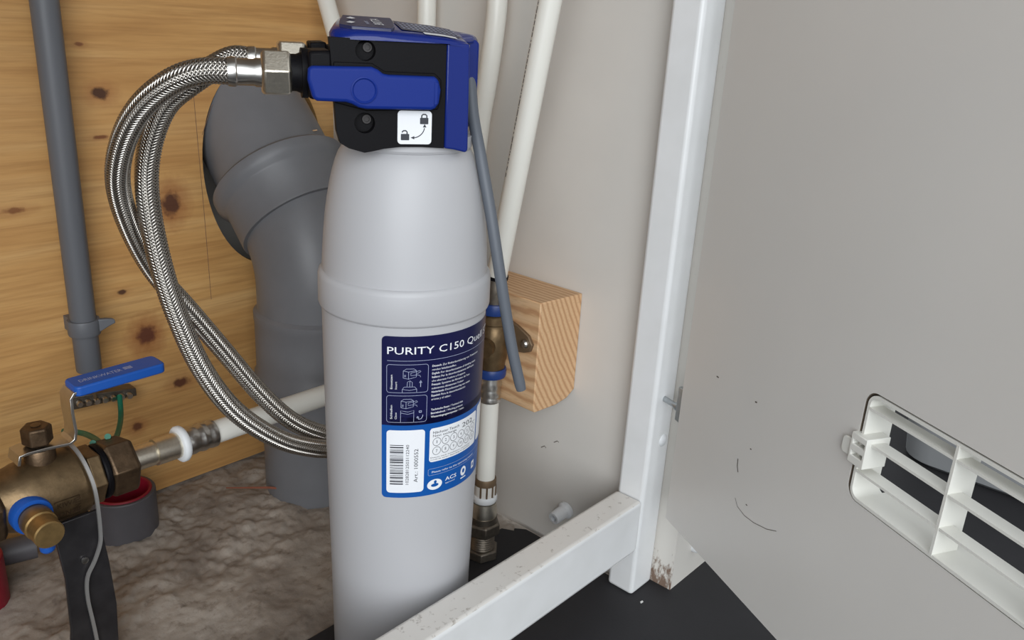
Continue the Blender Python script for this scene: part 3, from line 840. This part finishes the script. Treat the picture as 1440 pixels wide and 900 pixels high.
# earth terminal bar on the plywood, with two green wires
b0, b1 = at(97, 563, 'y', .705), at(189, 548, 'y', .705)
eb = empty('earth_bar', b0)
tag(eb, 'small metal earth terminal bar with screws on the plywood', 'terminal bar')
dxb = (b1 - b0).normalized(); lb = (b1 - b0).length; zb = Vector((0, 0, 1))
eo = MB().prism([(0, -.008), (lb, -.0045), (lb, .003), (0, .004)], lambda u, v, w: b0 + dxb * u + zb * v + Vector((0, w, 0)), -.004, .010).build('bar', 'dull_nickel', eb, bevel=.0006)
for k in range(7):
    MB().lathe([(0, .004), (.0024, .004), (.0028, .003), (.0028, 0), (0, 0)], b0 + dxb * (.006 + k * (lb - .01) / 6.5) + Vector((0, -.004, -.002)), (0, -1, -.2), 12).build('screw', 'steel', eb)
w1 = spline([at(168, 556, 'y', .698), at(170, 580, 'y', .685), at(168, 600, 'y', .655), at(160, 622, 'y', .60), Vector((.215, .556, .152))], .004)
tag(MB().tube(w1, .0022, 10).build('green_wire', 'green_wire', loc=w1[-1]), 'green earth wire hanging down from the terminal bar', 'wire', 'green earth wires')
w2 = spline([at(90, 606, 'y', .66), at(104, 607, 'y', .64), at(122, 611, 'y', .62), at(139, 621, 'y', .58), Vector((.205, .557, .150))], .004)
tag(MB().tube(w2, .0022, 10).build('green_wire', 'green_wire', loc=w2[-1]), 'green earth wire looping sideways behind the valve lever', 'wire', 'green earth wires')

# ------------------------------------------------------------------ ball valve at the left and its pipe
VY, VZ = .545, .134
vx = lambda x: Vector((x, VY, VZ)); EX = Vector((1, 0, 0)); EZ = Vector((0, 0, 1))
bv = empty('ball_valve', (.17, VY, .100))
tag(bv, 'brass ball valve with blue lever on a dark steel bracket', 'valve')
vb = MB(); vb.lathe([(0, .137), (.0185, .137), (.0195, .141), (.0215, .146), (.0232, .152), (.0238, .158), (.0238, .184), (.0232, .188), (.021, .190), (0, .190)], (0, VY, VZ), EX, 48)
vbo = vb.build('body', 'brass', bv, smooth=40)
t = MB()
cylb = lambda x, a, l=.0004: Vector((x, VY - (.0238 + l) * cos(a), VZ + (.0238 + l) * sin(a)))
write(t, 'DN20', lambda u, v: cylb(.1665 + u, radians(-28) + v / .0238), .0045, .013, .01)
write(t, 'PN10', lambda u, v: cylb(.1800 - v, radians(-25) + u / .0238), .004, .011, .01)
boxp = [(.1640, -34), (.1795, -34), (.1795, 4), (.1640, 4)]
stroke(t, [(a, b * pi / 180 * .0238) for a, b in boxp], .0008, lambda u, v: cylb(u, v / .0238), True)
write(t, 'KIWA', lambda u, v: cylb(.1655 + u, radians(-8) + v / .0238), .0034, .0125, .01)
t.build('cast_lettering', 'dark_brass', vbo, fix=False)
MB().hexnut(vx(.1905), EX, .0208, .0105, ref=(0, -.5, .87)).build('end_hex', 'brass', bv, bevel=.0008)
MB().lathe([(0, .2005), (.0190, .2005), (.0196, .2015), (.0196, .2035), (.0190, .2045), (0, .2045)], (0, VY, VZ), EX, 40).build('gasket', 'black_plastic', bv)
MB().hexnut(vx(.2040), EX, .0212, .0200, ref=(0, -.3, .95)).build('union_nut', 'dark_brass', bv, bevel=.0008)
MB().hexnut(vx(.118), EX, .0235, .020, ref=(0, -.2, .98)).build('end_nut', 'dark_brass', bv, bevel=.0008)
MB().tube([vx(-.258), vx(.12)], .0125, 24).build('inlet', 'dark_brass', bv)
# stem
st = MB(); st.lathe([(0, .018), (.0095, .018), (.0095, .030), (.0088, .0315), (0, .0315)], vx(.1672), EZ, 24); sto = st.build('stem', 'dark_brass', bv)
MB().hexnut(Vector((.1672, VY, VZ + .0345)), EZ, .0094, .0125, ref=(.3, -.95, 0)).build('stem_nut', 'dark_brass', sto, bevel=.0008)
MB().lathe([(0, 0), (.0028, 0), (.0032, .0006), (0, .0012)], Vector((.1672, VY, VZ + .047)), EZ, 12).build('stem_end', 'brass', sto)
# bent steel lever with blue sleeve, sheet 2 mm thick, 16 mm wide
lz = VZ + .0325
prof_ = [(.152, lz - .006), (.1535, lz), (.158, lz + .0005), (.170, lz), (.1835, lz - .0015), (.1870, lz + .0005), (.1882, lz + .006), (.1875, .186), (.1878, .196), (.1900, .1990), (.196, .2000), (.2450, .2010)]
sh = MB(); P2 = [Vector((a, b)) for a, b in prof_]
top = []; bot = []
for i, p_ in enumerate(P2):
    d_ = (P2[min(i + 1, len(P2) - 1)] - P2[max(0, i - 1)]).normalized(); nn = Vector((-d_.y, d_.x)) * .0010
    top.append(p_ + nn); bot.append(p_ - nn)
poly = [(p_.x, p_.y) for p_ in top] + [(p_.x, p_.y) for p_ in reversed(bot)]
lvr = sh.prism(poly, lambda u, v, w: Vector((u, w, v)), VY - .0085, VY + .0085).build('lever', 'steel', bv, bevel=.0003, smooth=40)
sl = MB().prism(rrect(.1905, VY - .0100, .2515, VY + .0100, .004, 5), lambda u, v, w: Vector((u, v, w + (u - .19) * .02)), .1965, .2035).build('sleeve', 'blue_rubber', lvr, bevel=.0012)
t = MB(); write(t, 'DRINKWATER', lambda u, v: Vector((.1965 + u, VY - .0030 + v, .2036 + (.0065 + u) * .02)), .0042, .028)
tf = lambda u, v: Vector((.2262 + u, VY - .0028 + v, .2036 + .037 * .02))
for k in range(3):
    stroke(t, [(0, .0008 + k * .0016), (.0018, .0014 + k * .0016), (.0036, .0008 + k * .0016), (.0055, .0014 + k * .0016), (.0072, .0008 + k * .0016)], .0009, tf)
stroke(t, [(.0100, .0042), (.0125, .0046), (.0140, .0030), (.0130, .0010), (.0105, .0012)], .0008, tf)
stroke(t, [(.0180 + .0022 * cos(a * pi / 6), .0024 + .0022 * sin(a * pi / 6)) for a in range(12)], .0006, tf, True)
t.build('sleeve_lettering', 'soft_print', lvr, fix=False)
# drain cock pointing out of the valve
dc = Vector((.1505, VY, VZ - .001)); dn = Vector((0, -1, -.03)).normalized()
cock = MB().lathe([(0, .0), (.0112, .0), (.0112, .014), (.0102, .016), (.0092, .0165), (.0092, .036), (0, .036)], dc, dn, 28).build('drain_cock', 'bracket_steel', bv)
MB().lathe([(.0090, .0165), (.0118, .0165), (.0122, .018), (.0122, .0245), (.0118, .026), (.0090, .026)], dc, dn, 32).build('blue_ring', 'blue_rubber', cock)
MB().lathe([(0, .028), (.0094, .028), (.0098, .029), (.0098, .0385), (.0090, .0395), (.0090, .0505), (.0083, .0515), (0, .0515)], dc, dn, 28).build('cock_cap', 'cap_brass', cock)
MB().lathe([(0, .010), (.0042, .010), (.0045, .012), (.0045, .0175), (.0035, .0190), (0, .0190)], dc + dn * .038, (.1, 0, -1), 16).build('blue_tip', 'blue_rubber', cock)

# steel support bracket under the valve
sb = empty('support_bracket', (.176, .545, 0))
tag(sb, 'dark steel channel bracket holding up the brass valve', 'bracket')
def brw(u, v, w): return Vector((u, w, v))
MB().prism([(.1615, .118), (.1905, .118), (.1940, .075), (.1955, .040), (.1930, -.004), (.1590, -.004), (.1640, .035), (.1650, .075)], brw, .5235, .5265).build('front_plate', 'bracket_steel', sb, bevel=.0006)
MB().prism([(.5265, .112), (.562, .112), (.562, -.004), (.5265, -.004)], lambda u, v, w: Vector((w, u, v)), .1870, .1892).build('side_plate', 'bracket_steel', sb, bevel=.0006)
MB().lathe([(.0014, 0), (.0024, .0006), (.0024, .0018), (0, .0022)], Vector((.178, .5235, .085)), (0, -1, 0), 12).build('rivet', 'steel', sb)
# bright cut edge of the strap that runs over the valve and down the bracket
stp = [Vector((.1862, VY + .012, VZ + .0235)), Vector((.1862, VY + .002, VZ + .0268)), Vector((.1866, VY - .010, VZ + .0250)), Vector((.1875, VY - .0195, VZ + .0175)), Vector((.1885, VY - .0262, VZ + .004)), Vector((.1888, VY - .0270, VZ - .012)), Vector((.1890, VY - .0255, VZ - .030)),
       Vector((.1880, VY - .0250, VZ - .040)), Vector((.1830, VY - .0245, VZ - .052)), Vector((.1775, VY - .0240, VZ - .062)), Vector((.1760, VY - .0240, VZ - .078)), Vector((.1775, VY - .0240, VZ - .100)), Vector((.1790, VY - .0240, .005))]
sp_path = spline(stp, .003); pts, T_, U_, V_ = frames(sp_path); s = MB()
for i, p_ in enumerate(pts):
    a = Vector((1, 0, 0)); a = (a - T_[i] * a.dot(T_[i])).normalized(); b_ = T_[i].cross(a)
    s.v += [p_ + a * .0011 + b_ * .0008, p_ + a * .0011 - b_ * .0008, p_ - a * .0011 - b_ * .0008, p_ - a * .0011 + b_ * .0008]
for i in range(len(pts) - 1):
    for k in range(4): s.f.append([4 * i + k, 4 * i + (k + 1) % 4, 4 * i + 4 + (k + 1) % 4, 4 * i + 4 + k])
s.build('strap', 'strap_metal', sb, smooth=50)

# white multilayer pipe with press fitting leaving the valve
wp = empty('water_pipe', vx(.228))
tag(wp, 'white plastic water pipe with silver press fitting joined to the valve', 'pipe')
MB().lathe([(0, .222), (.0088, .222), (.0088, .2400), (.0082, .2405), (.0082, .2412), (.0098, .2418), (.0098, .2600), (0, .2600)], (0, VY, VZ), EX, 36).build('fitting', 'nickel', wp)
MB().lathe([(.0090, .2590), (.0125, .2590), (.0137, .2602), (.0137, .2630), (.0125, .2645), (.0090, .2645)], (0, VY, VZ), EX, 36).build('seal_ring', 'white_rubber', wp, smooth=50)
MB().lathe([(.0088, .2640), (.0100, .2640), (.0104, .2665), (.0108, .2700), (.0102, .2725), (.0100, .2740), (.0108, .2765), (.0109, .2785), (.0102, .2805), (.0101, .2820), (.0107, .2840), (.0108, .2865), (.0106, .2880), (.0088, .2880)], (0, VY, VZ), EX, 36).build('press_sleeve', 'steel', wp, smooth=50)
MB().tube([vx(.262), vx(PX - .0005)], .0089, 28).build('tube', 'white_pipe', wp)

# ------------------------------------------------------------------ sleeves in the concrete floor
def sleeve(label, x, y, r, h, inner, outer):
    t = empty('pipe_sleeve', (x, y, 0)); tag(t, label, 'pipe sleeve', 'pipe sleeves in the concrete')
    MB().lathe([(r, -.012), (r, h - .001), (r - .0006, h), (r - .003, h), (r - .003, -.010)], (x, y, 0), seg=48).build('wall', outer, t)
    MB().lathe([(r - .003, -.008), (r - .003, h + .0006), (r - .0034, h + .0012), (r - .0052, h + .0012), (r - .0058, h), (r - .0058, -.006), (0, -.006)], (x, y, 0), seg=48).build('lining', inner, t)
    return t
sleeve('short grey pipe sleeve with red lining set in the concrete floor', .2680, .6750, .0272, .034, 'red_plastic', 'dark_pvc')
sleeve('red pipe sleeve at the foot of the brass valve', .1405, .656, .0240, .034, 'red_plastic', 'red_plastic')
g0, g1 = at(-20, 770, 'z', .022), at(50, 762, 'z', .016)
g1 = Vector((g1.x, g1.y, .013)); g0 = Vector((g0.x, g0.y, .013))
tag(MB().tube([g0, g1], .0105, 24).build('pipe_offcut', 'dark_pvc', loc=g1), 'dark grey pipe lying on the concrete behind the brass valve', 'pipe')
s0, s1 = at(318, 686, 'z', .004), at(440, 690, 'z', .004)
tag(MB().tube([s0, s0.lerp(s1, .5) + Vector((0, .002, .001)), s1], .0011, 6, radii=[.0006, .0012, .0009]).build('wood_splinter', 'splinter', loc=s0), 'thin reddish wood splinter on the concrete by the drain pipe', 'splinter')

# ------------------------------------------------------------------ wooden block, brass valve and pipes on the right
wbk = MB().prism([(.4775, .2400), (.4775, .1520), (.4790, .1470), (.5060, .1455), (.5200, .1475), (.5298, .1530), (.5298, .2375)], lambda u, v, w: Vector((u, w, v)), .387, .478).build('wood_block', 'block_wood', loc=(.53, .43, .19), bevel=.0009)
for v in wbk.data.vertices: pass
tag(wbk, 'sawn pine block fixed to the grey side panel beside the filter', 'wood block')
BX, BY = .4660, .4246
bvr = empty('stop_valve', (BX, BY, .17))
tag(bvr, 'brass stop valve with blue rings screwed to the wooden block', 'valve')
def seg_(name, mat, pr, parent, n=32, sm=40): return MB().lathe([(r, z) for r, z in pr], (BX, BY, 0), seg=n).build(name, mat, parent, smooth=sm)
bb = seg_('body', 'brass', [(0, .179), (.0108, .179), (.0112, .184), (.0122, .188), (.0128, .196), (.0128, .206), (.0118, .212), (.0110, .2135), (.0110, .2165), (.0122, .2175), (.0122, .2235), (.0105, .225), (0, .225)], bvr)
seg_('blue_ring', 'navy_rubber', [(.006, .2255), (.0120, .2255), (.0124, .227), (.0124, .2325), (.0118, .234), (.006, .234)], bvr)
seg_('blue_ring', 'navy_rubber', [(.006, .1715), (.0118, .1715), (.0124, .173), (.0124, .1775), (.0118, .179), (.006, .179)], bvr)
MB().lathe([(0, 0), (.0078, 0), (.0078, .006), (0, .006)], Vector((BX, BY, .2)) + Vector((-.0105, -.0035, 0)), (-.9, -.3, 0), 20).build('spindle', 'brass', bvr)
# bracket ear with its screw on the block
ear = MB().prism([(.4246, .192), (.4246, .222), (.4060, .2165), (.3950, .2115), (.3905, .2050), (.3925, .1990), (.3985, .1965)], lambda u, v, w: Vector((w, u, v)), .4742, .4774).build('ear', 'copper_brown', bvr, bevel=.0006)
MB().lathe([(0, .003), (.0012, .003), (.0022, .0030), (.0034, .0018), (.0036, 0), (0, 0)], Vector((.4742, .3972, .2048)), (-1, 0, 0), 18).build('ear_screw', 'steel', ear)
seg_('press_sleeve', 'steel', [(.007, .149), (.0088, .149), (.0092, .151), (.0088, .153), (.0086, .1545), (.0093, .157), (.0088, .1595), (.0087, .161), (.0093, .1635), (.0088, .1665), (.0086, .1715), (.007, .1715)], bvr)
seg_('press_sleeve', 'dull_nickel', [(.007, .234), (.0088, .234), (.0090, .243), (.0092, .2455), (.0088, .248), (.0088, .2555), (.0075, .2560)], bvr)

lp = empty('riser_pipe', (BX, BY, 0))
tag(lp, 'white pipe with nickel union standing on the floor under the stop valve', 'pipe')
MB().lathe([(0, .060), (.0079, .060), (.0079, .150), (0, .150)], (BX, BY, 0), seg=28).build('tube', 'white_pipe', lp)
seg_('clear_sleeve', 'dusty_paint', [(.0080, .0610), (.0090, .0610), (.0090, .0720), (.0080, .0720)], lp)
seg_('sleeve_ring', 'copper_brown', [(.0080, .0715), (.0094, .0715), (.0094, .0765), (.0090, .0775), (.0080, .0775)], lp)
for k in range(6):
    a = radians(200 + k * 34); c_ = Vector((BX + .0090 * cos(a), BY + .0090 * sin(a), 0)); MB().tube([c_ + EZ * .0612, c_ + EZ * .0718], .0009, 6).build('sleeve_rib', 'copper_brown', lp)
seg_('seal_ring', 'white_rubber', [(.008, .0555), (.0102, .0555), (.0108, .0570), (.0108, .0600), (.0100, .0615), (.008, .0615)], lp)
seg_('cone', 'nickel', [(0, .0405), (.0112, .0405), (.0115, .046), (.0102, .0545), (0, .0545)], lp)
MB().hexnut((BX, BY, .0235), (0, 0, 1), .0152, .012, ref=(-.6, -.8, 0)).build('union_nut', 'dull_nickel', lp, bevel=.0006)
seg_('collar', 'dull_nickel', [(0, .035), (.0118, .035), (.0118, .041), (0, .041)], lp)
th = [(0, .008)]
for k in range(7): th += [(.0098, .0085 + k * .0022), (.0106, .0096 + k * .0022)]
seg_('thread', 'dull_nickel', th + [(0, .0245)], lp, sm=10)
MB().hexnut((BX, BY, .0), (0, 0, 1), .0150, .0095, ref=(-.75, -.66, 0)).build('base_nut', 'dull_nickel', lp, bevel=.0006)

def pipe(label, pts, r=.0080, name='white_pipe'):
    path = spline(pts, .006)
    o = MB().tube(path, r, 24).build(name, 'white_pipe', loc=path[0], smooth=50)
    tag(o, label, 'pipe', 'white pipes behind the filter'); return o
B0 = Vector((BX, BY, .2500))
top4 = at(773, 4, 'x', .4675)
dirp = (top4 - B0).normalized()
p4 = empty('printed_pipe', B0); tag(p4, 'white pipe with a printed dotted line rising from the stop valve', 'pipe', 'white pipes behind the filter')
MB().tube([B0 + dirp * (i * .02) for i in range(22)], .0082, 28).build('tube', 'white_pipe', p4, smooth=50)
# print along the pipe, on the side turned to the filter
vw = (CAM - B0); vw = (vw - dirp * vw.dot(dirp)).normalized(); sd = vw.cross(dirp).normalized()
if sd.dot(RT) > 0: sd = -sd
def pp(a, l, lift=.00012):             # angle from the viewer-side line, length along the pipe
    return B0 + dirp * l + (vw * cos(a) + sd * sin(a)) * (.0082 + lift)
t = MB(); random.seed(5); l = .085
while l < .40:
    w = random.choice((.0012, .002, .003, .0045)); t.add([pp(1.08, l), pp(1.20, l), pp(1.20, l + w), pp(1.08, l + w)], [(0, 1, 2, 3)]); l += w + random.choice((.0008, .001, .002))
t.build('pipe_print', 'dark_print', p4, fix=False); t = MB()
write(t, 'outlet', lambda u, v: pp(1.08 - v / .0082, .022 + u), .0042, .021)
t.build('pipe_lettering', 'dark_print', p4, fix=False)
MB().lathe([(.0082, 0), (.0092, 0), (.0092, .0025), (.0082, .0025)], B0 + dirp * .004, dirp, 24).build('end_ring', 'black_plastic', p4)

pipe('white pipe bending down the side panel right behind the filter head', [at(703, -220, 'x', .512), at(702, -80, 'x', .512), at(699, 10, 'x', .512), at(692, 70, 'x', .512), at(683, 130, 'x', .512), at(672, 200, 'x', .512), Vector((.512, .505, .20)), Vector((.512, .508, .0))])
pipe('white pipe running straight up the side panel above the filter head', [Vector((.515, .5634, .695)), Vector((.515, .5634, .6)), Vector((.515, .5634, .45)), Vector((.515, .5634, .2)), Vector((.515, .5634, 0))])
q0, q1 = at(458.5, 0, 'x', .500), at(475, 60, 'x', .500)
qd = (q1 - q0)
pipe('white pipe leaning beside the plywood corner behind the hose nuts', [q0 - qd * 4.5, q0 - qd * 3, q0, q1, q0 + qd * 1.9, q0 + qd * 3.2 + Vector((.004, 0, 0)), Vector((.508, .600, .17)), Vector((.511, .590, .0))])

# white conduit stub on the side panel
c0 = at(797, 716, 'x', PX)
cs = empty('conduit_stub', c0)
tag(cs, 'short white conduit stub low on the side panel behind the rail', 'conduit')
MB().lathe([(.0, 0), (.0075, 0), (.0078, .003), (.0060, .005), (.0058, .016), (.0052, .0175), (.0030, .0175), (.0030, .001), (0, .001)], c0, (-1, .05, -.15), 24).build('stub', 'white_rubber', cs)

ch = at(902, 847, 'z', 0)
tag(MB().prism([(-.0016, -.0006), (.0012, -.0009), (.0018, .0004), (-.0008, .0008)], lambda u, v, w: ch + Vector((u, v, w)), 0, .0007).build('paint_chip', 'white_paint', loc=ch), 'tiny white paint chip on the black rubber floor before the post', 'paint chip')
